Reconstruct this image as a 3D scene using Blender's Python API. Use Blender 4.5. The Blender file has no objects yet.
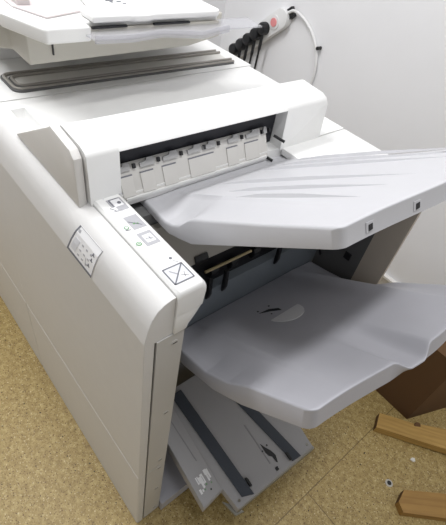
import bpy, bmesh, math, random
from mathutils import Vector, Matrix
random.seed(4)
S = bpy.context.scene
COL = S.collection
UP = Vector((0, 0, 1))

# ------------------------------------------------------------------ materials
def srgb(r, g, b):
    f = lambda c: (c/12.92 if c <= .04045 else ((c+.055)/1.055)**2.4)
    return (f(r/255), f(g/255), f(b/255), 1)

def mat(name, rgb, rough=.5, metal=0., vary=.03, scale=30, bump=0., bump_scale=400, spec=.5):
    m = bpy.data.materials.new(name); m.use_nodes = True
    nt = m.node_tree; N = nt.nodes; L = nt.links
    b = N['Principled BSDF']
    b.inputs['Roughness'].default_value = rough
    b.inputs['Metallic'].default_value = metal
    b.inputs['Specular IOR Level'].default_value = spec
    tc = N.new('ShaderNodeTexCoord')
    nz = N.new('ShaderNodeTexNoise'); nz.inputs['Scale'].default_value = scale; nz.inputs['Detail'].default_value = 4
    L.new(tc.outputs['Object'], nz.inputs['Vector'])
    mx = N.new('ShaderNodeMix'); mx.data_type = 'RGBA'
    c = srgb(*rgb)
    mx.inputs[6].default_value = tuple(v*(1-vary) for v in c[:3]) + (1,)
    mx.inputs[7].default_value = tuple(min(1, v*(1+vary)) for v in c[:3]) + (1,)
    L.new(nz.outputs['Fac'], mx.inputs[0]); L.new(mx.outputs[2], b.inputs['Base Color'])
    if bump:
        n2 = N.new('ShaderNodeTexNoise'); n2.inputs['Scale'].default_value = bump_scale
        L.new(tc.outputs['Object'], n2.inputs['Vector'])
        bp = N.new('ShaderNodeBump'); bp.inputs['Strength'].default_value = bump; bp.inputs['Distance'].default_value = .001
        L.new(n2.outputs['Fac'], bp.inputs['Height']); L.new(bp.outputs['Normal'], b.inputs['Normal'])
    return m

M = {
 'white':   mat('white_plastic', (232, 232, 231), .45, bump=.05),
 'panel':   mat('panel_plastic', (216, 215, 214), .5, bump=.08),
 'cheek':   mat('cheek_plastic', (216, 214, 211), .5, bump=.05),
 'beigegrey': mat('beige_grey_plastic', (190, 187, 178), .5),
 'post':    mat('post_metal', (196, 195, 193), .4, .0, bump=.05),
 'tray':    mat('tray_plastic', (190, 190, 194), .42, bump=.06),
 'traylo':  mat('lower_tray_plastic', (182, 182, 189), .42, bump=.06),
 'litmoon':  mat('painted_lit_plastic', (222, 222, 224), .5),  # paler tray tone with the half-moon's brightness painted in
 'booklet': mat('booklet_tray_plastic', (168, 167, 169), .5, bump=.05),
 'charcoal': mat('charcoal_plastic', (134, 142, 150), .5),
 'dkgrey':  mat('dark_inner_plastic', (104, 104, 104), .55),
 'black':   mat('black_plastic', (24, 25, 28), .45),
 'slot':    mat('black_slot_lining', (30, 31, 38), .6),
 'belt':    mat('belt_rubber', (62, 68, 78), .6),
 'flap':    mat('flap_plastic', (205, 203, 199), .5),
 'tab':     mat('tab_plastic', (168, 168, 168), .5),
 'gold':    mat('brass_shaft', (196, 180, 140), .35, .6),
 'beigemetal': mat('beige_painted_metal', (196, 186, 172), .5),
 'rimmetal': mat('rim_metal', (150, 146, 140), .35, .3),
 'rimbed': mat('rim_bed_plastic', (216, 214, 210), .45),
 'guidegrey': mat('paper_guide_plastic', (172, 168, 160), .5),
 'groove': mat('groove_grey', (146, 145, 147), .5),
 'rimdark': mat('rim_dark', (88, 88, 88), .5, .2),
 'pink':    mat('pinkish_tray_plastic', (214, 206, 206), .4),
 'print_grey': mat('print_grey', (172, 172, 177), .6),
 'print_dark': mat('print_dark', (112, 114, 122), .6),
 'print_pale': mat('print_pale', (212, 213, 218), .6),
 'print_green': mat('print_green', (120, 160, 120), .6),
 'sticker': mat('sticker_white', (236, 236, 238), .5),
 'red':     mat('red_switch', (236, 150, 152), .4),
 'stripwhite': mat('strip_white', (232, 232, 232), .45),
 'socket':  mat('socket_grey', (214, 214, 216), .5),
 'wood':    mat('pine_wood', (186, 150, 84), .6, vary=.12, scale=14, bump=.2, bump_scale=60),
 'wood_b':  mat('brown_pine_wood', (166, 128, 68), .6, vary=.14, scale=14, bump=.2, bump_scale=60),
 'wooddark': mat('dark_end_grain', (96, 66, 34), .7, vary=.15),
 'card':    mat('brown_cardboard', (98, 70, 42), .8, vary=.05, scale=8),
 'steel':   mat('brushed_steel', (150, 148, 140), .4, .7),
 'base':    mat('skirting_paint', (190, 186, 178), .5),
 'basetop': mat('skirting_cap', (230, 228, 224), .5),
 'paper':   mat('paper_scrap', (225, 222, 215), .7),
}

def wood_grain(m, axis_rot):
    nt = m.node_tree; N = nt.nodes; L = nt.links
    b = N['Principled BSDF']
    tc = N.new('ShaderNodeTexCoord'); mp = N.new('ShaderNodeMapping')
    mp.vector_type = 'TEXTURE'; mp.inputs['Rotation'].default_value = (0, 0, axis_rot); mp.inputs['Scale'].default_value = (.25, .014, .014)
    nz = N.new('ShaderNodeTexNoise'); nz.inputs['Scale'].default_value = 1.6; nz.inputs['Detail'].default_value = 5
    L.new(tc.outputs['Object'], mp.inputs['Vector']); L.new(mp.outputs['Vector'], nz.inputs['Vector'])
    old = b.inputs['Base Color'].links[0].from_socket
    mx = N.new('ShaderNodeMix'); mx.data_type = 'RGBA'; mx.blend_type = 'MULTIPLY'; mx.inputs[0].default_value = .5
    cr = N.new('ShaderNodeValToRGB')
    cr.color_ramp.elements[0].position = .35; cr.color_ramp.elements[0].color = (.62, .55, .45, 1)
    cr.color_ramp.elements[1].position = .6; cr.color_ramp.elements[1].color = (1, 1, 1, 1)
    L.new(nz.outputs['Fac'], cr.inputs[0]); L.new(old, mx.inputs[6]); L.new(cr.outputs[0], mx.inputs[7])
    L.new(mx.outputs[2], b.inputs['Base Color'])
wood_grain(M['wood'], .60); wood_grain(M['wood_b'], .82)

def clear_mat():
    m = bpy.data.materials.new('clear_acrylic'); m.use_nodes = True
    nt = m.node_tree; N = nt.nodes; L = nt.links
    out = N['Material Output']; N.remove(N['Principled BSDF'])
    tr = N.new('ShaderNodeBsdfTransparent'); tr.inputs[0].default_value = (.93, .93, .95, 1)
    df = N.new('ShaderNodeBsdfPrincipled'); df.inputs['Base Color'].default_value = (.62, .62, .64, 1); df.inputs['Roughness'].default_value = .25
    mx = N.new('ShaderNodeMixShader'); mx.inputs[0].default_value = .30
    L.new(tr.outputs[0], mx.inputs[1]); L.new(df.outputs[0], mx.inputs[2]); L.new(mx.outputs[0], out.inputs[0])
    return m
M['clear'] = clear_mat()

def floor_mat():
    m = bpy.data.materials.new('speckled_linoleum'); m.use_nodes = True
    nt = m.node_tree; N = nt.nodes; L = nt.links
    b = N['Principled BSDF']; b.inputs['Roughness'].default_value = .5
    tc = N.new('ShaderNodeTexCoord')
    def ramp(src, stops):
        cr = N.new('ShaderNodeValToRGB')
        while len(cr.color_ramp.elements) < len(stops): cr.color_ramp.elements.new(.5)
        for e, (p, c) in zip(cr.color_ramp.elements, stops): e.position = p; e.color = c
        L.new(src, cr.inputs[0]); return cr.outputs[0]
    def noise(s, d=3, r=.6):
        n = N.new('ShaderNodeTexNoise'); n.inputs['Scale'].default_value = s; n.inputs['Detail'].default_value = d; n.inputs['Roughness'].default_value = r
        L.new(tc.outputs['Object'], n.inputs['Vector']); return n.outputs['Fac']
    def mix(a, bb, f, mode='MIX'):
        mx = N.new('ShaderNodeMix'); mx.data_type = 'RGBA'; mx.blend_type = mode
        for s, i in ((a, 6), (bb, 7), (f, 0)):
            if hasattr(s, 'is_linked') or hasattr(s, 'links'): L.new(s, mx.inputs[i])
            else: mx.inputs[i].default_value = s
        return mx.outputs[2]
    base = ramp(noise(55, 6, .8), [(.32, srgb(132, 108, 62)), (.5, srgb(168, 145, 90)), (.68, srgb(196, 176, 122))])
    dark = ramp(noise(190, 2, .5), [(.0, (0, 0, 0, 1)), (.60, (0, 0, 0, 1)), (.66, (1, 1, 1, 1))])
    c = mix(base, srgb(108, 80, 44), dark)
    spk = ramp(noise(135, 1, .4), [(.0, (0, 0, 0, 1)), (.70, (0, 0, 0, 1)), (.74, (1, 1, 1, 1))])
    c = mix(c, srgb(48, 32, 18), spk)
    lite = ramp(noise(170, 2, .5), [(.0, (1, 1, 1, 1)), (.31, (1, 1, 1, 1)), (.37, (0, 0, 0, 1))])
    c = mix(c, srgb(214, 200, 158), lite)
    # seams between the sheets: one along Y at x=.255, one along X at y=.48 (only beyond the first)
    sp = N.new('ShaderNodeSeparateXYZ'); L.new(tc.outputs['Object'], sp.inputs[0])
    def m1(op, a, bb):
        n = N.new('ShaderNodeMath'); n.operation = op
        for i, s in enumerate((a, bb)):
            if isinstance(s, (int, float)): n.inputs[i].default_value = s
            else: L.new(s, n.inputs[i])
        return n.outputs[0]
    sx = m1('LESS_THAN', m1('ABSOLUTE', m1('SUBTRACT', sp.outputs[0], .255), 0), .0014)
    sy = m1('MULTIPLY', m1('LESS_THAN', m1('ABSOLUTE', m1('SUBTRACT', sp.outputs[1], .478), 0), .0012), m1('GREATER_THAN', sp.outputs[0], .255))
    c = mix(c, srgb(92, 72, 40), m1('MULTIPLY', m1('MAXIMUM', sx, sy), .75))
    L.new(c, b.inputs['Base Color'])
    return m
M['floor'] = floor_mat()
M['wall'] = mat('painted_wall', (238, 238, 240), .8, vary=.025, scale=5, bump=.25, bump_scale=90, spec=.2)

# ------------------------------------------------------------------ mesh helpers
def link(name, bm, mats, parent=None, smooth=35, label=None):
    bmesh.ops.recalc_face_normals(bm, faces=bm.faces[:])
    me = bpy.data.meshes.new(name); bm.to_mesh(me); bm.free()
    for k in (mats if isinstance(mats, (list, tuple)) else [mats]): me.materials.append(M[k])
    if smooth:
        for p in me.polygons: p.use_smooth = True
        me.set_sharp_from_angle(angle=math.radians(smooth))
    o = bpy.data.objects.new(name, me); COL.objects.link(o)
    if parent is not None:
        o.parent = parent; o.matrix_parent_inverse = world(parent).inverted()
    if label: o['label'] = label
    return o

def world(o):
    m = o.matrix_basis.copy()
    if o.parent: m = world(o.parent) @ o.matrix_parent_inverse @ m
    return m

def thing(name, label, cat, loc, group=None):
    o = bpy.data.objects.new(name, None); COL.objects.link(o); o.location = loc
    o.empty_display_size = .05
    return tag(o, label, cat, group)

def tag(o, label, cat, group=None):
    o['label'] = label; o['category'] = cat
    if group: o['group'] = group
    return o

def struct(o):
    o['kind'] = 'structure'; return o

def bevel(bm, w, seg=2, ang=20):
    if w <= 0: return
    es = [e for e in bm.edges if len(e.link_faces) == 2 and e.calc_face_angle(0) > math.radians(ang)]
    bmesh.ops.bevel(bm, geom=es, offset=w, segments=seg, profile=.6, affect='EDGES', clamp_overlap=True)

def add_box(bm, x0, x1, y0, y1, z0, z1, mi=0):
    v = [bm.verts.new(p) for p in ((x0,y0,z0),(x1,y0,z0),(x1,y1,z0),(x0,y1,z0),(x0,y0,z1),(x1,y0,z1),(x1,y1,z1),(x0,y1,z1))]
    for f in ((0,3,2,1),(4,5,6,7),(0,1,5,4),(1,2,6,5),(2,3,7,6),(3,0,4,7)):
        bm.faces.new([v[i] for i in f]).material_index = mi

def box(name, b, m, parent=None, bev=.003, seg=2, **k):
    bm = bmesh.new(); add_box(bm, *b); bevel(bm, bev, seg); return link(name, bm, m, parent, **k)

def add_prism(bm, pts, axis, a0, a1, mi=0, fn=None):
    """polygon in the two other axes (order x,y / x,z / y,z) run along axis from a0 to a1"""
    def P(p, a):
        q = {'x': (a, p[0], p[1]), 'y': (p[0], a, p[1]), 'z': (p[0], p[1], a)}[axis]
        return fn(q) if fn else q
    A = [bm.verts.new(P(p, a0)) for p in pts]; B = [bm.verts.new(P(p, a1)) for p in pts]
    n = len(pts)
    bm.faces.new(A).material_index = mi; bm.faces.new(B[::-1]).material_index = mi
    for i in range(n):
        bm.faces.new((A[i], A[(i+1) % n], B[(i+1) % n], B[i])).material_index = mi

def prism(name, pts, axis, a0, a1, m, parent=None, bev=.003, seg=2, ang=20, fn=None, **k):
    bm = bmesh.new(); add_prism(bm, pts, axis, a0, a1, fn=fn)
    bmesh.ops.recalc_face_normals(bm, faces=bm.faces[:]); bevel(bm, bev, seg, ang); return link(name, bm, m, parent, **k)

def add_tube(bm, pts, r, n=10, mi=0, caps=True):
    pts = [Vector(p) for p in pts]; rings = []
    up = None
    for i, p in enumerate(pts):
        t = (pts[min(i+1, len(pts)-1)] - pts[max(i-1, 0)]).normalized()
        if up is None: up = t.orthogonal().normalized()
        up = (up - t*up.dot(t)).normalized(); s = t.cross(up)
        rr = r[i] if isinstance(r, (list, tuple)) else r
        rings.append([bm.verts.new(p + (up*math.cos(a) + s*math.sin(a))*rr) for a in [2*math.pi*k/n for k in range(n)]])
    for a, b in zip(rings, rings[1:]):
        for k in range(n): bm.faces.new((a[k], a[(k+1) % n], b[(k+1) % n], b[k])).material_index = mi
    if caps:
        bm.faces.new(rings[0][::-1]).material_index = mi; bm.faces.new(rings[-1]).material_index = mi

def tube(name, pts, r, m, parent=None, n=10, **k):
    bm = bmesh.new(); add_tube(bm, pts, r, n); return link(name, bm, m, parent, **k)

def spline(pts, k=8):
    P = [Vector(p) for p in pts]; P = [2*P[0]-P[1]] + P + [2*P[-1]-P[-2]]; out = []
    for i in range(1, len(P)-2):
        for j in range(k):
            t = j/k; a, b, c, d = P[i-1:i+3]
            out.append(.5*((2*b) + (c-a)*t + (2*a-5*b+4*c-d)*t*t + (3*b-a-3*c+d)*t**3))
    return out + [P[-2]]

def cyl(name, a, b, r, m, parent=None, n=20, r2=None, **k):
    bm = bmesh.new(); add_tube(bm, [a, b], [r, r2 or r], n); return link(name, bm, m, parent, **k)

def decal(name, pieces, fn, mats, parent=None, t=.0006, **k):
    """printed sheet: thin pieces (polygon, material index, layer) laid on a surface by fn(u, v, h)"""
    bm = bmesh.new()
    for poly, mi, lay in pieces:
        z0, z1 = 0 if lay == 0 else t*(lay-.05), t*(lay+1)
        A = [bm.verts.new(fn(u, v, z0)) for u, v in poly]; B = [bm.verts.new(fn(u, v, z1)) for u, v in poly]
        n = len(poly)
        bm.faces.new(A[::-1]).material_index = mi; bm.faces.new(B).material_index = mi
        for i in range(n): bm.faces.new((A[i], A[(i+1) % n], B[(i+1) % n], B[i])).material_index = mi
    return link(name, bm, mats, parent, smooth=0, **k)

def rect(u0, u1, v0, v1): return [(u0, v0), (u1, v0), (u1, v1), (u0, v1)]
def seg2(a, b, w):
    d = (Vector(b)-Vector(a)); d.normalize(); n = Vector((-d.y, d.x))*w/2; a = Vector(a); b = Vector(b)
    return [tuple(a-n), tuple(b-n), tuple(b+n), tuple(a+n)]
def disc(u, v, r, n=12, ru=1): return [(u+r*ru*math.cos(2*math.pi*i/n), v+r*math.sin(2*math.pi*i/n)) for i in range(n)]
def interp(tab, x):
    if x <= tab[0][0]: 
        (a, b), (c, d) = tab[0], tab[1]
        return b
    for (a, b), (c, d) in zip(tab, tab[1:]):
        if x <= c: return b + (d-b)*(x-a)/(c-a)
    (a, b), (c, d) = tab[-2], tab[-1]
    return d + (d-b)/(c-a)*(x-c)
def smooth(a, b, x):
    t = max(0, min(1, (x-a)/(b-a))); return t*t*(3-2*t)

# ------------------------------------------------------------------ setting
YW = 1.42                                   # back wall
XW = -1.50                                  # left wall
struct(box('floor', (XW-.1, 2.6, -2.2, YW+.1, -.06, 0), 'floor', bev=0))
struct(box('wall_back', (XW-.1, 2.6, YW, YW+.1, 0, 2.9), 'wall', bev=0))
struct(box('wall_left', (XW-.1, XW, -2.2, YW, 0, 2.9), 'wall', bev=0))
bb = struct(box('baseboard_back', (XW, 2.6, YW-.014, YW, 0, .145), 'base', bev=.002))
struct(box('trim_1', (XW, 2.6, YW-.02, YW, .145, .157), 'basetop', bev=.002))

# ------------------------------------------------------------------ finisher
fin = thing('finisher', 'white finisher unit with two sloping grey output trays and a low tray near the floor', 'finisher', (-.31, .37, 0))
F = fin
PROF = [(0.0, .360), (0.0, .893), (.005, .921), (.011, .942), (.0195, .956), (.031, .9645), (.043, .9685), (.0495, .9695), (.0495, .887), (.018, .886), (.018, .360)]
def front_panel(x0, x1, parent, name='front_panel', rnd=.005):
    bm = bmesh.new(); add_prism(bm, PROF, 'x', x0, x1)
    bmesh.ops.recalc_face_normals(bm, faces=bm.faces[:])
    es = [e for e in bm.edges if all(abs(v.co.x-x1) < 1e-5 for v in e.verts) and all(v.co.y < .044 for v in e.verts) and (e.verts[0].co.y < .0165 or e.verts[1].co.y < .0165 or True) and max(v.co.z for v in e.verts) > .37 and not all(abs(v.co.y-.018) < 1e-5 for v in e.verts)]
    es = [e for e in es if all(v.co.y <= .0431 for v in e.verts) and not any(abs(v.co.y-.018) < 1e-5 for v in e.verts)]
    if rnd: bmesh.ops.bevel(bm, geom=es, offset=rnd, segments=4, profile=.5, affect='EDGES', clamp_overlap=True)
    o = link(name, bm, 'panel', parent, smooth=24)
    at = o.data.attributes.get('sharp_edge') or o.data.attributes.new('sharp_edge', 'BOOLEAN', 'EDGE')
    for e in o.data.edges:
        if all(abs(o.data.vertices[i].co.z-.893) < 1e-4 and o.data.vertices[i].co.y < .001 for i in e.vertices): at.data[e.index].value = True
    return o
fp = front_panel(-.632, .0, F)
def lower_panel(x0, x1, parent, name='lower_front_panel'):
    bm = bmesh.new(); add_box(bm, x0, x1, 0, .018, .004, .359)
    es = [e for e in bm.edges if all(v.co.y < .001 and v.co.z > .35 for v in e.verts)]
    bmesh.ops.bevel(bm, geom=es, offset=.0048, segments=1, profile=.5, affect='EDGES')
    es = [e for e in bm.edges if all(v.co.y < .001 and v.co.x > x1-.001 for v in e.verts)]
    bmesh.ops.bevel(bm, geom=es, offset=.005, segments=4, profile=.5, affect='EDGES')
    return link(name, bm, 'panel', parent, smooth=12)
lower_panel(-.632, .0, F)

# cabinet body
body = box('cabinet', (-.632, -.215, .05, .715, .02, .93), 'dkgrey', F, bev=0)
box('back_panel', (-.632, -.39, .7155, .770, .02, .944), 'white', F, bev=.004)
# top cover plate with a finger recess along the front
bm = bmesh.new()
xs = [-.64, -.602, -.515, -.385]; ys = [.05, .056, .086, .772]
zt = .9695
grid = {}
for i, x in enumerate(xs):
    for j, y in enumerate(ys): grid[i, j] = bm.verts.new((x, y, zt))
for i in range(3):
    for j in range(3):
        if (i, j) == (1, 1): continue
        bm.faces.new((grid[i, j], grid[i+1, j], grid[i+1, j+1], grid[i, j+1]))
lo = [bm.verts.new(p) for p in ((-.596, .066, zt-.020), (-.525, .066, zt-.020), (-.525, .080, zt-.020), (-.596, .080, zt-.020))]
hi = [grid[1, 1], grid[2, 1], grid[2, 2], grid[1, 2]]
for k in range(4): bm.faces.new((hi[k], hi[(k+1) % 4], lo[(k+1) % 4], lo[k]))
bm.faces.new(lo)
bt = [bm.verts.new(p) for p in ((-.64, .05, .945), (-.385, .05, .945), (-.385, .772, .945), (-.64, .772, .945))]
bm.faces.new((bt[0], *[grid[i, 0] for i in range(4)], bt[1])); bm.faces.new((bt[3], *[grid[i, 3] for i in range(4)], bt[2]))
bm.faces.new((bt[0], *[grid[0, j] for j in range(4)], bt[3])); bm.faces.new((bt[1], *[grid[3, j] for j in range(4)], bt[2]))
bm.faces.new(bt)
add_box(bm, -.3845, -.239, .0525, .735, .945, .9693)
link('top_plate', bm, 'white', F, smooth=20)

# exit cover: bridge-like box with an opening towards the trays
cover_sec = lambda: [(-.335, .9695), (-.330, 1.066), (-.318, 1.072), (-.252, 1.066), (-.240, 1.056), (-.235, .962), (-.25, .955)]
bm = bmesh.new()
sec = [(-.336, .970), (-.332, 1.060), (-.322, 1.071), (-.260, 1.0665), (-.246, 1.061), (-.2405, 1.0535)]
low = [(-.235, .966)]
add_prism(bm, sec + low, 'y', .0465, .1025)
add_prism(bm, sec + low, 'y', .497, .632)
add_prism(bm, sec + [(-.300, 1.0535), (-.300, .970)], 'y', .1025, .497)
bmesh.ops.remove_doubles(bm, verts=bm.verts[:], dist=1e-5)
dd = {}
for f in bm.faces[:]:
    key = tuple(sorted(v.index for v in f.verts))
bmesh.ops.recalc_face_normals(bm, faces=bm.faces[:])
es = [e for e in bm.edges if all(v.co.y > .63 for v in e.verts) and all(v.co.z > .967 for v in e.verts)]
bmesh.ops.bevel(bm, geom=es, offset=.008, segments=3, profile=.5, affect='EDGES', clamp_overlap=True)
ec = link('exit_cover', bm, 'white', F, smooth=40)
# lining and guide flaps in the opening
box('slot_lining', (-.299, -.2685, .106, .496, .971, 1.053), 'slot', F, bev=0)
gp = [(-.268, .956), (-.240, .9555), (-.2365, .961), (-.2605, 1.012), (-.266, 1.014)]
gu = prism('guide_plate', gp, 'y', .106, .462, 'flap', F, bev=.001)
box('guide_lip', (-.2395, -.2335, .112, .457, .9575, .9625), 'white', F, bev=.002)
def gfn(u, v, h):   # u along y, v up the plate
    a = Vector((-.2366, 0, .961)); b = Vector((-.2606, 0, 1.012)); d = b-a; n = Vector((d.z, 0, -d.x)).normalized()
    p = a + d*v + n*h; return (p.x, u, p.z)
TABS = [(.107, .130), (.15, .180), (.198, .230), (.253, .284), (.289, .320), (.353, .382), (.402, .440), (.446, .4615)]
RIBY = [(.108, .132), (.148, .175), (.194, .224), (.253, .314), (.348, .377), (.397, .436)]
for (y0, y1) in TABS:
    w = y1-y0
    pts = [(y0, .84), (y1, .84), (y1, 1.02), (y1-w*.12, 1.08), (y0+w*.5, 1.08), (y0+w*.42, 1.0), (y0, .97)]
    decal('paper_sensor_tab', [(pts, 0, 0)], gfn, ['tab'], gu, t=.004)
    decal('sensor_hook', [(rect(y1+.006, y1+.011, .86, 1.0), 0, 0)], gfn, ['black'], gu, t=.005)
for (y0, y1) in RIBY:
    decal('guide_rib', [(rect(y0, y1, .05, .66), 0, 0), (rect(y0, y1, .66, .70), 1, 0)], gfn, ['flap', 'print_dark'], gu, t=.0022)
for (z, y) in ((.997, .482), (.957, .458)):
    cyl('stop_peg', (-.250, y, z), (-.226, y+.012, z-.006), .0032, 'black', F, n=8)
# end cap: sloped cheek at the front end of the cover
prism('end_cap', [(-.505, .9697), (-.338, 1.063), (-.326, 1.071), (-.262, 1.063), (-.249, 1.052), (-.245, .964)], 'y', .0295, .0450, 'cheek', F, bev=.004, seg=2)

# front rail with printed instructions
rp = [(.034, .930), (.043, .973), (.048, .978), (.095, .978), (.101, .972), (.100, .955), (.085, .93), (.076, .90), (.075, .885), (.056, .885)]
bm = bmesh.new(); add_prism(bm, [(.050, .93), (.050, .974), (.054, .978), (.096, .978), (.102, .971), (.098, .93)], 'x', -.238, .004)
bmesh.ops.recalc_face_normals(bm, faces=bm.faces[:])
es = [e for e in bm.edges if all(v.co.x > 0 for v in e.verts) and all(v.co.z > .95 for v in e.verts)]
bmesh.ops.bevel(bm, geom=es, offset=.009, segments=4, profile=.5, affect='EDGES', clamp_overlap=True)
rail = link('front_rail', bm, 'white', F, smooth=30)
prism('rail_foot', [(.050, .8865), (.050, .931), (.0985, .931), (.088, .912), (.077, .897), (.074, .8865)], 'x', -.2, .0035, 'white', F, bev=.002)
rf = lambda u, v, h: (u, v, .978+h)
SP = ['sticker', 'print_grey', 'print_pale', 'print_green', 'print_dark']
P = []
# first pictogram
P += [(seg2((-.243, .072), (-.232, .066), .0014), 2, 0), (seg2((-.243, .072), (-.243, .086), .0014), 2, 0), (seg2((-.241, .092), (-.232, .102), .0016), 1, 0), (seg2((-.232, .102), (-.238, .103), .0014), 1, 0)]
P += [(rect(-.228, -.194, .068, .093), 1, 0), (rect(-.225, -.206, .074, .090), 0, 1), (disc(-.214, .085, .0035), 4, 2), (rect(-.206, -.197, .064, .074), 0, 1)]
P += [(seg2((-.226, .072), (-.208, .072), .0014), 4, 2), (seg2((-.226, .072), (-.226, .090), .0014), 4, 2), (seg2((-.206, .064), (-.197, .070), .0014), 4, 2)]
decal('instruction_sticker', P, rf, SP, rail, t=.0003); P = []
sft = lambda P: [([(u-0.0060, v-0.0060) for u, v in p], a, b) for p, a, b in P]
# second
P += [(seg2((-.190, .066), (-.180, .066), .0012), 2, 0), (seg2((-.190, .066), (-.190, .075), .0012), 2, 0), (seg2((-.180, .066), (-.180, .075), .0012), 2, 0), (seg2((-.190, .084), (-.182, .088), .0014), 2, 0)]
P += [(rect(-.170, -.136, .076, .099), 1, 0), (seg2((-.158, .077), (-.142, .094), .0012), 4, 1), (disc(-.150, .084, .0022), 3, 1), (disc(-.148, .089, .0018), 3, 1), (rect(-.160, -.142, .062, .072), 2, 0), (disc(-.146, .068, .004), 3, 1), (disc(-.146, .068, .0024), 0, 2), (seg2((-.141, .064), (-.139, .072), .0012), 4, 1)]
decal('instruction_sticker', sft(P), rf, SP, rail, t=.0003); P = []
sft = lambda P: [([(u-0.0040, v-0.0090) for u, v in p], a, b) for p, a, b in P]
# third
P += [(rect(-.128, -.096, .076, .100), 1, 0), (rect(-.121, -.103, .081, .096), 0, 1), (seg2((-.113, .083), (-.108, .094), .0014), 4, 2), (seg2((-.116, .090), (-.108, .090), .0012), 4, 2), (rect(-.123, -.104, .063, .073), 2, 0), (disc(-.107, .068, .0045), 3, 1), (disc(-.107, .068, .0025), 0, 2), (disc(-.107, .068, .0014), 3, 3)]
decal('instruction_sticker', sft(P), rf, SP, rail, t=.0003); P = []
# last: dot, faint line and the struck-out square
P += [(disc(-.062, .082, .0026), 4, 0), (seg2((-.055, .066), (-.050, .070), .0012), 2, 0), (seg2((-.056, .082), (-.050, .088), .0014), 1, 0)]
a, b2, c, d = (-.046, .057), (-.046, .090), (-.014, .090), (-.014, .057)
P += [([a, d, c, b2], 2, 0), ([(-.032, .077), (-.032, .087), (-.018, .087), (-.018, .066)], 0, 1)]
for p, q in ((a, b2), (b2, c), (c, d), (d, a), (b2, d)): P.append((seg2(p, q, .0019), 4, 2))
P += [(seg2((-.030, .083), (-.020, .079), .0018), 1, 2), (seg2((-.026, .075), (-.020, .085), .0016), 1, 2), (seg2((-.040, .064), (-.030, .072), .0016), 1, 2)]
decal('instruction_sticker', P, rf, SP, rail, t=.0003)

# label on the rounded front edge
def lf(u, v, h):    # v: 0 at the crease .. 1 at the top, follows the panel profile
    tab = [(0, (0.0, .893)), (.42, (.005, .921)), (.75, (.011, .942)), (1, (.0195, .956))]
    for (a, p), (b, q) in zip(tab, tab[1:]):
        if v <= b:
            t = (v-a)/(b-a); y = p[0]+(q[0]-p[0])*t; z = p[1]+(q[1]-p[1])*t; break
    return (u, y-.9*h-.0004, z+.44*h+.0002)
P = []
def vs(u0, u1, v0, v1, mi, lay, sk=0):
    cuts = [v0] + [c for c in (.42, .75) if v0 < c < v1] + [v1]
    for a, b in zip(cuts, cuts[1:]):
        P.append(([(u0+sk*a, a), (u1, a), (u1, b), (u0+sk*b, b)], mi, lay))
LX = lambda v: -.243 + .026*v
RX = lambda v: -.158 + .012*v
def band(fa, fb, v0, v1, mi, lay):
    cuts = [v0] + [c for c in (.42, .75) if v0 < c < v1] + [v1]
    for a, b in zip(cuts, cuts[1:]): P.append(([(fa(a), a), (fb(a), a), (fb(b), b), (fa(b), b)], mi, lay))
band(LX, RX, .03, .97, 0, 0)
band(LX, lambda v: LX(v)+.0035, .03, .97, 4, 1)
band(LX, RX, .03, .10, 4, 1)
band(lambda v: RX(v)-.001, RX, .10, .97, 1, 1); band(LX, RX, .955, .97, 1, 1)
band(lambda v: LX(v)+.008, lambda v: LX(v)+.024, .2, .62, 2, 1)
P.append((rect(-.216, -.210, .80, .88), 1, 1))
for i in range(3):
    for j in range(3):
        v = .2 + j*.19; u = LX(v) + .032 + i*.013
        P.append((rect(u, u+.005, v, v+.05), 1, 1))
for (u, v) in ((-.166, .64), (-.168, .46), (-.174, .24)):
    P += [(rect(u, u+.008, v, v+.03), 4, 1), (rect(u+.003, u+.006, v+.03, v+.09), 4, 1)]
P.append((rect(-.1795, -.1785, .16, .41), 1, 1))
decal('front_label', P, lf, ['sticker', 'print_grey', 'print_pale', 'print_green', 'print_dark'], fp, t=.0004, label='small white pictogram label with a dark edge')

# side wall and the metal posts at the front corner
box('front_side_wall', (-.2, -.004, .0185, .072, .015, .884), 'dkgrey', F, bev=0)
box('front_post', (-.012, .0015, .0215, .072, .362, .8855), 'post', F, bev=.0015)
lp = box('lower_front_post', (-.012, .0015, .0215, .072, .014, .360), 'post', F, bev=.0015)
box('post_gap', (-.012, -.003, .015, .0225, .014, .880), 'black', F, bev=0)
for z in (.861, .628, .394, .345, .203, .045):
    bm = bmesh.new(); add_tube(bm, [(.0012, .0555, z), (.0022, .0555, z)], .0065, 14)
    add_box(bm, .0018, .0024, .051, .060, z-.0012, z+.0012, 1)
    link('screw', bm, ['post', 'black'], F)

# rear side: white ledge and the side panel below it
ledge = [(-.238, .506), (-.185, .506), (-.160, .528), (-.125, .605), (.055, .605), (.062, .62), (.062, .73), (.055, .737), (-.238, .737)]
prism('rear_ledge', ledge, 'z', .952, .9685, 'white', F, bev=.004)
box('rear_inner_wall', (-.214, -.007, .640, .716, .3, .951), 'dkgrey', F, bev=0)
box('rear_side_panel', (-.0068, .058, .640, .650, .02, .951), 'beigemetal', F, bev=.002)
box('latch_hole', (-.052, -.034, .6375, .641, .722, .742), 'black', F, bev=.001)

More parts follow.
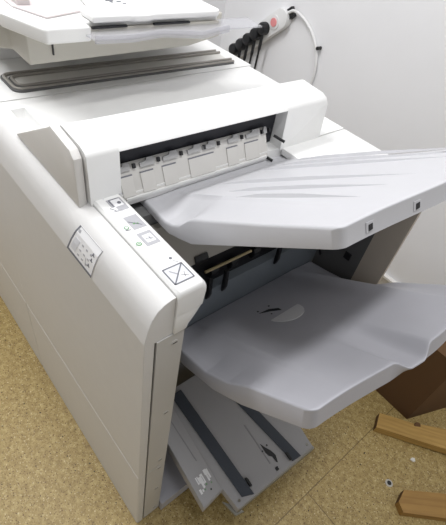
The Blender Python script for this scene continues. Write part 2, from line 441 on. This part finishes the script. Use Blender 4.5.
# bin behind the lower tray: charcoal wall with the black eject mechanism above
box('bin_wall', (-.214, -.13, .075, .639, .60, .747), 'charcoal', F, bev=.002)
mech = box('eject_mechanism', (-.214, -.150, .075, .639, .7475, .8255), 'black', F, bev=.002)
for y in (.20, .262, .318, .385, .455):
    pts = [(-.149, .790), (-.138, .800), (-.133, .790), (-.135, .778), (-.142, .770), (-.149, .772)]
    prism('roller_holder', pts, 'y', y-.010, y+.010, 'black', mech, bev=.002)
for y in (.243, .288, .455):
    prism('eject_finger', [(-.131, .790), (-.124, .790), (-.120, .745), (-.124, .728), (-.128, .728), (-.1295, .746)], 'y', y-.005, y+.005, 'black', mech, bev=.001)
cyl('roller_shaft', (-.138, .235, .8015), (-.138, .365, .8015), .0035, 'gold', mech, n=10, label='thin brass-coloured shaft')
cyl('roller_shaft', (-.138, .10, .8015), (-.138, .205, .8015), .003, 'gold', mech, n=10)
prism('paper_guide', [(-.17, .828), (-.149, .826), (-.146, .830), (-.166, .862), (-.20, .905), (-.214, .905), (-.214, .828)], 'y', .10, .60, 'guidegrey', F, bev=.002)
for y in (.228, .335, .44):
    prism('guide_wheel_cover', [(-.147, .8265), (-.143, .8265), (-.143, .836), (-.150, .845), (-.1525, .8435)], 'y', y-.016, y+.016, 'black', F, bev=.002)
cyl('cable', (-.128, .60, .76), (-.11, .628, .69), .003, 'black', F, n=8)

# output trays ------------------------------------------------------
def tray(name, m, x0, xo, y0, y1, mid, edge, under, under_mid, ribs=None, extra=None, wrap=.07, rad=.005, rc=.010, nx=110, ny=110, draft=.010, spout=None):
    def cl(a, b, n):
        fr = [i/n for i in range(n+1)]
        base = [a+(b-a)*f for f in fr]
        L = b-a
        add = [a+d for d in (.0015, .003, .005)] + [b-d for d in (.0015, .003, .005)]
        return sorted(base+add)
    US = cl(0, 1, nx); YS = cl(y0, y1, ny)
    bm = bmesh.new(); T = []; B = []
    for y in YS:
        dy = min(y-y0, y1-y)
        xe = xo(y)
        if dy < rc: xe -= rc - math.sqrt(max(0, rc*rc-(rc-dy)**2))
        rowT = []; rowB = []
        w = 1 - min(1, dy/wrap)
        for u in US:
            x = x0 + (xe-x0)*u
            zm = interp(mid, x); ze = interp(edge, x)
            z = zm + (ze-zm)*smooth(-.25, .75, w) if w > 0.02 else zm + (ze-zm)*smooth(-.25, .9, .02)*w/.02
            zu = interp(under_mid, x); zue = interp(under, x); zb = zu + (zue-zu)*smooth(0, 1, w)
            if ribs: z += ribs(x, y)
            if extra: z += extra(x, y)
            d = min(dy, xe-x)
            if d < rad: z -= rad - math.sqrt(max(0, rad*rad-(rad-d)**2))
            rowT.append(bm.verts.new((x, y, z))); rowB.append(bm.verts.new((x + draft*u - (spout(y)*u if spout else 0), y, min(zb, z-.006))))
        T.append(rowT); B.append(rowB)
    n = len(YS); k = len(US)
    for j in range(n-1):
        for i in range(k-1):
            bm.faces.new((T[j][i], T[j][i+1], T[j+1][i+1], T[j+1][i])); bm.faces.new((B[j][i], B[j+1][i], B[j+1][i+1], B[j][i+1]))
        bm.faces.new((T[j][0], T[j+1][0], B[j+1][0], B[j][0])); bm.faces.new((T[j][-1], B[j][-1], B[j+1][-1], T[j+1][-1]))
    for i in range(k-1):
        bm.faces.new((T[0][i], B[0][i], B[0][i+1], T[0][i+1])); bm.faces.new((T[-1][i], T[-1][i+1], B[-1][i+1], B[-1][i]))
    return link(name, bm, m, F, smooth=42)

U_mid = [(-.262, .9485), (-.232, .9475), (-.215, .952), (.133, 1.151), (.16, 1.167)]
U_edge = [(-.262, .9475), (-.23, .9435), (-.197, .942), (-.172, .943), (-.152, .949), (-.134, .961), (-.112, .988), (-.10, .998), (.03, 1.081), (.133, 1.15), (.16, 1.167)]
U_un = [(-.262, .932), (-.232, .931), (-.186, .926), (-.161, .926), (-.132, .936), (-.1, .949), (.133, 1.126), (.16, 1.143)]
U_unm = [(-.262, .932), (-.232, .931), (-.186, .930), (-.1, .967), (.133, 1.126), (.16, 1.143)]
RIBS = [((-.085, .222), (.093, .259)), ((-.13, .248), (.094, .321)), ((-.20, .289), (.098, .382)), ((-.21, .396), (.105, .495)), ((-.20, .445), (.10, .530)), ((-.19, .495), (.09, .565))]
ut = tray('upper_output_tray', 'tray', -.262, lambda y: .136 + .018*smooth(.15, .40, y) - .010*smooth(.45, .59, y), .15, .592, U_mid, U_edge, U_un, U_unm, nx=110, ny=110)
for (xa, ya), (xb, yb) in RIBS:
    bm = bmesh.new(); rows = []
    for k in range(29):
        t = k/28; x = xa+(xb-xa)*t; y = ya+(yb-ya)*t
        e = min(1, (1-t)*2.2+.02)*min(1, t*5+.02)
        z = interp(U_mid, x)
        rows.append([bm.verts.new(p) for p in ((x, y-.0005-.0035*e, z-.001), (x, y, z+.0062*e), (x, y+.004+.022*e, z-.001))])
    for a, b in zip(rows, rows[1:]):
        for q in range(3): bm.faces.new((a[q], a[(q+1) % 3], b[(q+1) % 3], b[q]))
    bm.faces.new(rows[0]); bm.faces.new(rows[-1][::-1])
    link('rib', bm, 'tray', ut, smooth=25)

def lipf(u, v, h):      # u along the lip, v down its face
    xe = .136 + .018*smooth(.15, .40, u) - .010*smooth(.45, .59, u)
    z1 = interp(U_mid, xe)-.005; z0 = interp(U_un, xe)
    return (xe+.010*v+.0002+h, u, z1+(z0-z1)*v)
for y in (.199, .285):
    r = decal('clip_surround', [([(y-.0065, .20), (y+.0065, .20), (y+.0065, .76), (y-.0065, .76)], 0, 0)], lipf, ['tray'], ut, t=.0007)
    decal('clip_hole', [([(y-.003, .33), (y+.0036, .30), (y+.0036, .62), (y-.003, .66)], 0, 2.0)], lipf, ['black'], r, t=.0006)

L_mid = [(-.128, .655), (.212, .866), (.26, .895)]
L_edge = [(-.128, .650), (-.073, .661), (-.005, .679), (.053, .720), (.096, .768), (.177, .834), (.212, .864), (.26, .893)]
L_un = [(-.128, .615), (-.068, .622), (.022, .656), (.091, .706), (.212, .821), (.26, .853)]
L_unm = [(-.128, .615), (.0, .68), (.091, .735), (.212, .821), (.26, .853)]
def l_extra(x, y):
    return -.026*l_g(y)*smooth(.06, .25, x)
def l_g(y): return smooth(.312, .348, y) * (1-smooth(.376, .405, y))
lt = tray('lower_output_tray', 'traylo', -.128, lambda y: .214 + .040*smooth(.13, .45, y) - .012*smooth(.45, .625, y) + .016*l_g(y), .15, .628, L_mid, L_edge, L_un, L_unm, extra=l_extra, rc=.014, spout=lambda y: .016*l_g(y))
def ltf(u, v, h): return (u-.53*h, v, interp(L_mid, u)+.85*h+.0003)
decal('sensor_slot', [([(-.040, .325), (-.028, .345), (-.012, .362), (-.022, .365), (-.036, .350)], 0, 0), (disc(-.048, .330, .0022), 0, 0), (disc(-.046, .362, .0022), 0, 0), (disc(-.018, .338, .0018), 0, 0)], ltf, ['black'], lt, t=.0008)
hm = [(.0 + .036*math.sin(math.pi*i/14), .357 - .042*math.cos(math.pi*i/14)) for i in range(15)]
decal('lit_half_moon', [(hm, 0, 0)], ltf, ['litmoon'], lt, t=.0015)  # bright half-moon finger recess laid flat, its light painted as paler colour

# booklet tray near the floor ---------------------------------------
def btf(q): return (q[0] - .0*q[2], q[1], .25-.39*q[0]+q[2])
bt = prism('booklet_tray', [(-.165, .125), (.118, .125), (.111, .195), (.172, .204), (.181, .505), (-.165, .505)], 'z', -.032, 0, 'booklet', F, bev=.003, fn=btf)
prism('side_step', [(-.165, .1255), (.116, .1255), (.110, .1905), (-.165, .1855)], 'z', .0002, .005, 'booklet', bt, bev=.002, fn=btf)
prism('tray_edge', [(.166, .208), (.174, .207), (.186, .512), (.178, .512)], 'z', -.036, -.010, 'steel', bt, bev=.001, fn=btf)
prism('corner_bracket', [(.128, .186), (.176, .199), (.182, .226), (.160, .214)], 'z', -.042, -.0322, 'steel', bt, bev=.001, fn=btf)
for (p, q, r, r2) in (((-.150, .200), (.156, .229), (.170, .263), (-.150, .233)), ((-.150, .334), (.174, .418), (.178, .450), (-.150, .366))):
    be = prism('belt', [p, q, r, r2], 'z', .0005, .006, 'belt', bt, bev=.001, fn=btf)
    y1 = r[1] if q[1] < .3 else q[1]-.007
    prism('belt_clip', [(q[0]-.030, y1-.001), (q[0]-.006, y1), (q[0]-.004, y1+.007), (q[0]-.020, y1+.007), (q[0]-.028, y1+.005)], 'z', .0005, .008, 'black', be, bev=.001, fn=btf)
bs = lambda u, v, h: btf((u, v, h+.0052))
bf = lambda u, v, h: btf((u, v, h+.0003))
decal('guide_slot', [([(.085, .358), (.110, .358), (.122, .362), (.130, .370), (.146, .372), (.150, .376), (.132, .382), (.115, .376), (.100, .366)], 0, 0), (rect(.156, .166, .358, .368), 0, 0), (disc(.098, .374, .0025), 0, 0), (disc(.103, .352, .0025), 0, 0)], bf, ['black'], bt, t=.001)
decal('tray_groove', [([(.02, .345), (.14, .352), (.14, .355), (.02, .349)], 0, 0)], bf, ['groove'], bt, t=.0006)
decal('tray_groove', [([(-.12, .160), (.02, .168), (.02, .171), (-.12, .163)], 0, 0)], bs, ['groove'], bt, t=.0006)
LP = [(rect(.050, .068, .142, .150), 0, 0), (rect(.054, .082, .150, .156), 0, 0), (rect(.050, .074, .156, .164), 0, 0), (rect(.078, .090, .136, .142), 0, 0), (rect(.082, .088, .144, .148), 0, 0),
      (rect(.046, .060, .170, .178), 0, 0), (rect(.048, .072, .178, .183), 0, 0), (rect(.060, .076, .172, .177), 0, 0),
      (disc(.078, .162, .0025), 1, 0), (disc(.086, .152, .0022), 1, 0), (disc(.082, .176, .002), 1, 0), (disc(.094, .166, .0022), 2, 0), (seg2((.050, .146), (.066, .146), .0012), 3, 1), (seg2((.056, .160), (.070, .160), .0012), 3, 1)]
decal('tray_label', LP, bs, ['sticker', 'print_green', 'black', 'print_grey'], bt, t=.0004, label='two small white printed patches with green dots')
for (x, y) in ((.158, .218), (.166, .490)): cyl('rivet', btf((x, y, 0)), btf((x, y, .002)), .004, 'steel', bt, n=10)
# plinth
box('plinth', (-.632, .012, .075, .71, .004, .058), 'traylo', F, bev=.004)

# ------------------------------------------------------------------ copier
cop = thing('copier', 'large white photocopier standing left of the finisher, scanner and feeder on top', 'photocopier', (-.97, .40, 0))
K = cop
front_panel(-1.34, -.6323, K, rnd=0)
lower_panel(-1.34, -.6395, K)
box('cabinet', (-1.34, -.642, .019, .778, .012, .950), 'panel', K, bev=.003)
box('top_plate', (-1.34, -.6435, .0505, .785, .9505, .9700), 'white', K, bev=.002)
def u_path(x0, x1, ya, yb, r, z):
    pts = [(x0, yb, z)]
    for c, a0 in (((x0-r, ya+r), 0), ((x1+r, ya+r), -90)):
        for k in range(7):
            a = math.radians(a0 - 15*k); pts.append((c[0]+r*math.cos(a), c[1]+r*math.sin(a), z))
    return pts + [(x1, yb, z)]
rim = box('exit_rim_bed', (-.758, -.680, .108, .735, .9702, .9722), 'rimbed', K, bev=.001)
for (x0, x1, ya, yb) in ((-.675, -.762, .100, .738), (-.691, -.747, .112, .742)):
    t1 = tube('rim_rail', u_path(x0, x1, ya, yb, .016, .9750), .0038, 'rimmetal', K)
    tube('rim_gasket', u_path(x0+.005, x1-.005, ya-.005, yb-.004, .02, .9722), .003, 'rimdark', t1)
# scanner
sc = [(-.600, .110), (-.690, .110), (-.702, .087), (-1.34, .087), (-1.34, .66), (-.665, .66), (-.618, .520)]
scn = prism('scanner', sc, 'z', 1.052, 1.1100, 'beigegrey', K, bev=.006, seg=3)
box('scanner_support', (-1.34, -.86, .10, .655, .9702, 1.053), 'panel', K, bev=.002)
box('scanner_seam', (-.6045, -.5985, .160, .1625, 1.068, 1.106), 'black', scn, bev=0)
lid = prism('feeder_lid', [(-.534, .124), (-.640, .083), (-1.34, .083), (-1.34, .552), (-.56, .552), (-.56, .214), (-.534, .214)], 'z', 1.1105, 1.138, 'white', K, bev=.006, seg=3)
box('feeder_side', (-.561, -.550, .2145, .548, 1.111, 1.1285), 'beigegrey', lid, bev=.001)
box('feeder_slit', (-.552, -.546, .222, .300, 1.1287, 1.1325), 'black', lid, bev=0)
box('feeder_slit', (-.552, -.546, .365, .460, 1.1287, 1.1325), 'black', lid, bev=0)
cov = [(-.545, .224), (-.545, .308), (-.540, .318), (-.540, .350), (-.545, .364), (-.545, .540), (-.556, .551), (-.9, .551), (-.9, .30), (-.72, .275), (-.62, .255), (-.60, .224)]
prism('feeder_cover', cov, 'z', 1.1382, 1.152, 'white', lid, bev=.006, seg=3)
prism('document_tray', [(-.585, .150), (-.66, .115), (-1.2, .115), (-1.2, .245), (-.66, .245), (-.615, .235)], 'z', 1.1383, 1.142, 'pink', lid, bev=.002)
box('document_guide', (-.70, -.66, .125, .150, 1.1422, 1.166), 'pink', lid, bev=.003)
decal('feeder_mark', [(rect(-.640, -.632, .300, .318), 0, 0), (rect(-.630, -.622, .306, .312), 0, 0), (rect(-.630, -.624, .322, .332), 0, 0), (rect(-.614, -.610, .328, .336), 0, 0)], lambda u, v, h: (u, v, 1.1523+h), ['print_dark'], lid)
# clear extension
ct = [(-.553, .20), (-.505, .205), (-.498, .28), (-.512, .36), (-.500, .40), (-.485, .45), (-.500, .50), (-.510, .545), (-.508, .655), (-.575, .665), (-.575, .50), (-.553, .48)]
prism('clear_tray', ct, 'z', 1.1215, 1.1245, 'clear', lid, bev=0)
prism('clear_tray_lip', [(-.5045, .205), (-.500, .206), (-.493, .28), (-.507, .36), (-.495, .40), (-.480, .45), (-.495, .50), (-.505, .545), (-.509, .545), (-.500, .50), (-.485, .45), (-.500, .40), (-.512, .36), (-.498, .28)], 'z', 1.118, 1.132, 'clear', lid, bev=0)

# ------------------------------------------------------------------ power strip on the wall
A0 = Vector((-1.062, YW, .972)); AX = (Vector((-1.415, YW, .668))-A0).normalized(); AV = Vector((-AX.z, 0, AX.x)); AN = Vector((0, -1, 0))
def sp(s, w, h): return A0 + AX*s + AV*w + AN*h
ps = thing('power_strip', 'white power strip with red switch mounted aslant on the back wall', 'power strip', tuple(A0))
def cap(s0, s1, r, n=10):
    return [(s1-r+r*math.cos(a), r*math.sin(a)) for a in [math.radians(-90+180*i/n) for i in range(n+1)]] + [(s0+r+r*math.cos(a), r*math.sin(a)) for a in [math.radians(90+180*i/n) for i in range(n+1)]]
bm = bmesh.new()
pl = cap(.010, .455, .040)
Av = [bm.verts.new(sp(s, w, 0)) for s, w in pl]; Bv = [bm.verts.new(sp(s, w, .036)) for s, w in pl]
bm.faces.new(Av); bm.faces.new(Bv[::-1])
for i in range(len(pl)): bm.faces.new((Av[i], Av[(i+1) % len(pl)], Bv[(i+1) % len(pl)], Bv[i]))
bmesh.ops.recalc_face_normals(bm, faces=bm.faces[:])
bevel(bm, .006, 2, 50)
link('body', bm, 'stripwhite', ps)
SOCK = [.142, .197, .252, .307, .362]
for s in SOCK:
    cyl('socket', sp(s, 0, .036), sp(s, 0, .0375), .025, 'socket', ps)
cyl('switch_rim', sp(.084, 0, .036), sp(.084, 0, .040), .028, 'stripwhite', ps)
cyl('red_switch', sp(.084, .0, .040), sp(.084, 0, .044), .017, 'red', ps, label='round pale red switch')
bm = bmesh.new()
p = [sp(-.012, -.02, 0), sp(.02, -.02, 0), sp(.02, .02, 0), sp(-.012, .02, 0)]; q = [v + AN*.018 for v in p]
a = [bm.verts.new(v) for v in p]; b = [bm.verts.new(v) for v in q]
bm.faces.new(a); bm.faces.new(b[::-1])
for i in range(4): bm.faces.new((a[i], a[(i+1) % 4], b[(i+1) % 4], b[i]))
link('end_bracket', bm, 'black', ps)
cordpts = spline([(-1.075, YW-.02, .968), (-1.04, YW-.022, .985), (-.99, YW-.014, .972), (-.93, YW-.010, .935), (-.885, YW-.010, .885), (-.862, YW-.010, .82), (-.862, YW-.010, .74), (-.885, YW-.010, .60), (-.90, YW-.02, .40), (-.90, YW-.03, .16)], 8)
tube('cord', cordpts, .006, 'stripwhite', ps, n=8)
tag(cyl('cable_clip', (-.871, YW, .893), (-.871, YW-.024, .893), .007, 'black'), 'small black nail clip holding the white cord to the wall', 'cable clip')

plab = ['black plug in the socket next to the red switch', 'black plug second below the red switch of the power strip',
        'black plug in the middle of the row of five on the power strip', 'black plug fourth below the red switch of the power strip',
        'black plug in the lowest socket of the power strip, partly behind the copier']
def make_plug(s):
    c = sp(s, 0, .038)
    t = thing('power_plug', '', 'plug', tuple(c), 'black plugs on the power strip')
    bm = bmesh.new(); add_tube(bm, [c, c+AN*.022, c+AN*.030, c+AN*.033], [.0265, .0265, .023, .014], 18)
    link('plug_body', bm, 'black', t)
    e = c + AN*.014
    pts = spline([e + Vector((.002, 0, -.018)), e + Vector((.004, -.004, -.07)), e + Vector((.0, -.004, -.16)), e + Vector((-.015, .004, -.30)), e + Vector((-.02, .01, -.42))], 6)
    tube('cord', pts, [.007]*8 + [.0048]*(len(pts)-8), 'black', t, n=8)
    return t
pr = make_plug(SOCK[0]); pr['label'] = plab[0]
for i in range(1, 5):
    r = pr.copy(); COL.objects.link(r); r.location = pr.location + AX*(SOCK[i]-SOCK[0]); r['label'] = plab[i]
    for ch in pr.children:
        c = ch.copy(); COL.objects.link(c); c.parent = r; c.matrix_parent_inverse = ch.matrix_parent_inverse.copy()

# ------------------------------------------------------------------ things on the floor to the right
def obox(o, ex, ey, x0, x1, y0, y1, z0, z1): pass
bxo = thing('cardboard_box', 'large brown cardboard box on the floor below the outer end of the lower tray', 'box', (.22, 1.09, 0))
c0 = Vector((.315, .990, 0)); ex = Vector((-1, .01, 0)).normalized(); ey = Vector((.36, .93, 0)).normalized()
def bxp(a, b, z): v = c0+ex*a+ey*b; return (v.x, v.y, z)
def side(name, a0, a1, b0, b1, z0, z1):
    bm = bmesh.new()
    v = [bm.verts.new(bxp(a, b, z)) for z in (z0, z1) for a, b in ((a0, b0), (a1, b0), (a1, b1), (a0, b1))]
    for f in ((0, 3, 2, 1), (4, 5, 6, 7), (0, 1, 5, 4), (1, 2, 6, 5), (2, 3, 7, 6), (3, 0, 4, 7)): bm.faces.new([v[i] for i in f])
    bevel(bm, .001, 1); return link(name, bm, 'card', bxo)
side('front_side', 0, .25, 0, .005, .001, .36); side('right_side', 0, .005, .0055, .195, .001, .36)
side('back_side', 0, .25, .1955, .20, .001, .36); side('left_side', .245, .25, .0055, .195, .001, .36)
side('bottom', .0055, .2445, .0055, .1945, .001, .006)
side('top_flap', .0, .25, .0, .099, .3605, .365); side('top_flap', .0, .25, .101, .20, .3605, .365)

def board(pts, z0s, t, m, name, endm=True):
    bm = bmesh.new()
    lo = [bm.verts.new((x, y, z)) for (x, y), z in zip(pts, z0s)]; hi = [bm.verts.new((x, y, z+t)) for (x, y), z in zip(pts, z0s)]
    bm.faces.new(lo[::-1]); bm.faces.new(hi); n = len(pts)
    for i in range(n):
        f = bm.faces.new((lo[i], lo[(i+1) % n], hi[(i+1) % n], hi[i]))
        if i == n-1: f.material_index = 1
    bevel(bm, .003, 2, 40)
    return link(name, bm, [m, 'wooddark'], None)
w1 = board([(.262, .838), (.575, 1.050), (.520, 1.132), (.352, .981), (.346, .972), (.236, .897)], [0, .014, .014, .004, .004, 0], .032, 'wood', 'wooden_batten')
tag(w1, 'pale wooden batten lying in front of the cardboard box, dark knot on its far edge', 'wooden batten')
kn = cyl('knot', (.353, .972, .0365), (.354, .971, .0385), .012, 'wooddark', w1, n=14)
w2 = board([(.458, .688), (.486, .672), (.68, .872), (.625, .93), (.449, .735)], [0, 0, 0, 0, 0], .03, 'wood_b', 'wooden_batten')
tag(w2, 'brown wooden batten with a pointed end lying nearest the lower right corner', 'wooden batten')

fs = thing('floor_socket', 'small round metal fitting with a dark hole set in the floor between the battens', 'floor fitting', (.407, .730, 0))
bm = bmesh.new(); add_tube(bm, [(.407, .73, .0002), (.407, .73, .002)], [.013, .012], 18); link('collar', bm, 'base', fs)
cyl('hole', (.407, .73, .0021), (.407,   .73, .0027), .0075, 'black', fs, n=14)
bm = bmesh.new(); add_prism(bm, [(.408, .862), (.420, .864), (.424, .872), (.416, .880), (.409, .874)], 'z', .0004, .004)
tag(link('paper_scrap', bm, 'paper'), 'tiny white paper scrap on the floor in front of the pale batten', 'paper scrap')

# ------------------------------------------------------------------ light
def area(name, loc, size, sy, power, target, col=(1, .98, .95)):
    l = bpy.data.lights.new(name, 'AREA'); l.shape = 'RECTANGLE'; l.size = size; l.size_y = sy; l.energy = power; l.color = col
    o = bpy.data.objects.new(name, l); COL.objects.link(o); o.location = loc
    o.rotation_euler = (Vector(target)-Vector(loc)).to_track_quat('-Z', 'Y').to_euler(); return o
area('ceiling_lamp', (.36, .40, 2.75), .16, 1.25, 20, (.36, .40, 0), (1, 1, 1))
area('ceiling_lamp', (-1.0, -.30, 2.75), .35, 1.25, 33, (-1.0, -.30, 0), (1, 1, 1))
w = bpy.data.worlds.new('World'); S.world = w; w.use_nodes = True
w.node_tree.nodes['Background'].inputs[0].default_value = (1, 1, 1, 1)
w.node_tree.nodes['Background'].inputs[1].default_value = .36

# ------------------------------------------------------------------ camera
cd = bpy.data.cameras.new('camera'); co = bpy.data.objects.new('camera', cd); COL.objects.link(co)
cd.sensor_fit = 'HORIZONTAL'; cd.sensor_width = 36; cd.lens = 422.93/446*36; cd.shift_y = 9.51/446; cd.clip_start = .02
R = Matrix.Rotation(math.radians(41.53), 4, 'Z') @ Matrix.Rotation(math.radians(45.889), 4, 'X') @ Matrix.Rotation(math.radians(12.313), 4, 'Z')
co.matrix_world = Matrix.Translation((.29673, -.20206, 1.41)) @ R
S.camera = co
vs_ = S.view_settings; vs_.view_transform = 'Standard'; vs_.look = 'None'; vs_.gamma = 1; vs_.use_curve_mapping = False; vs_.exposure = .0
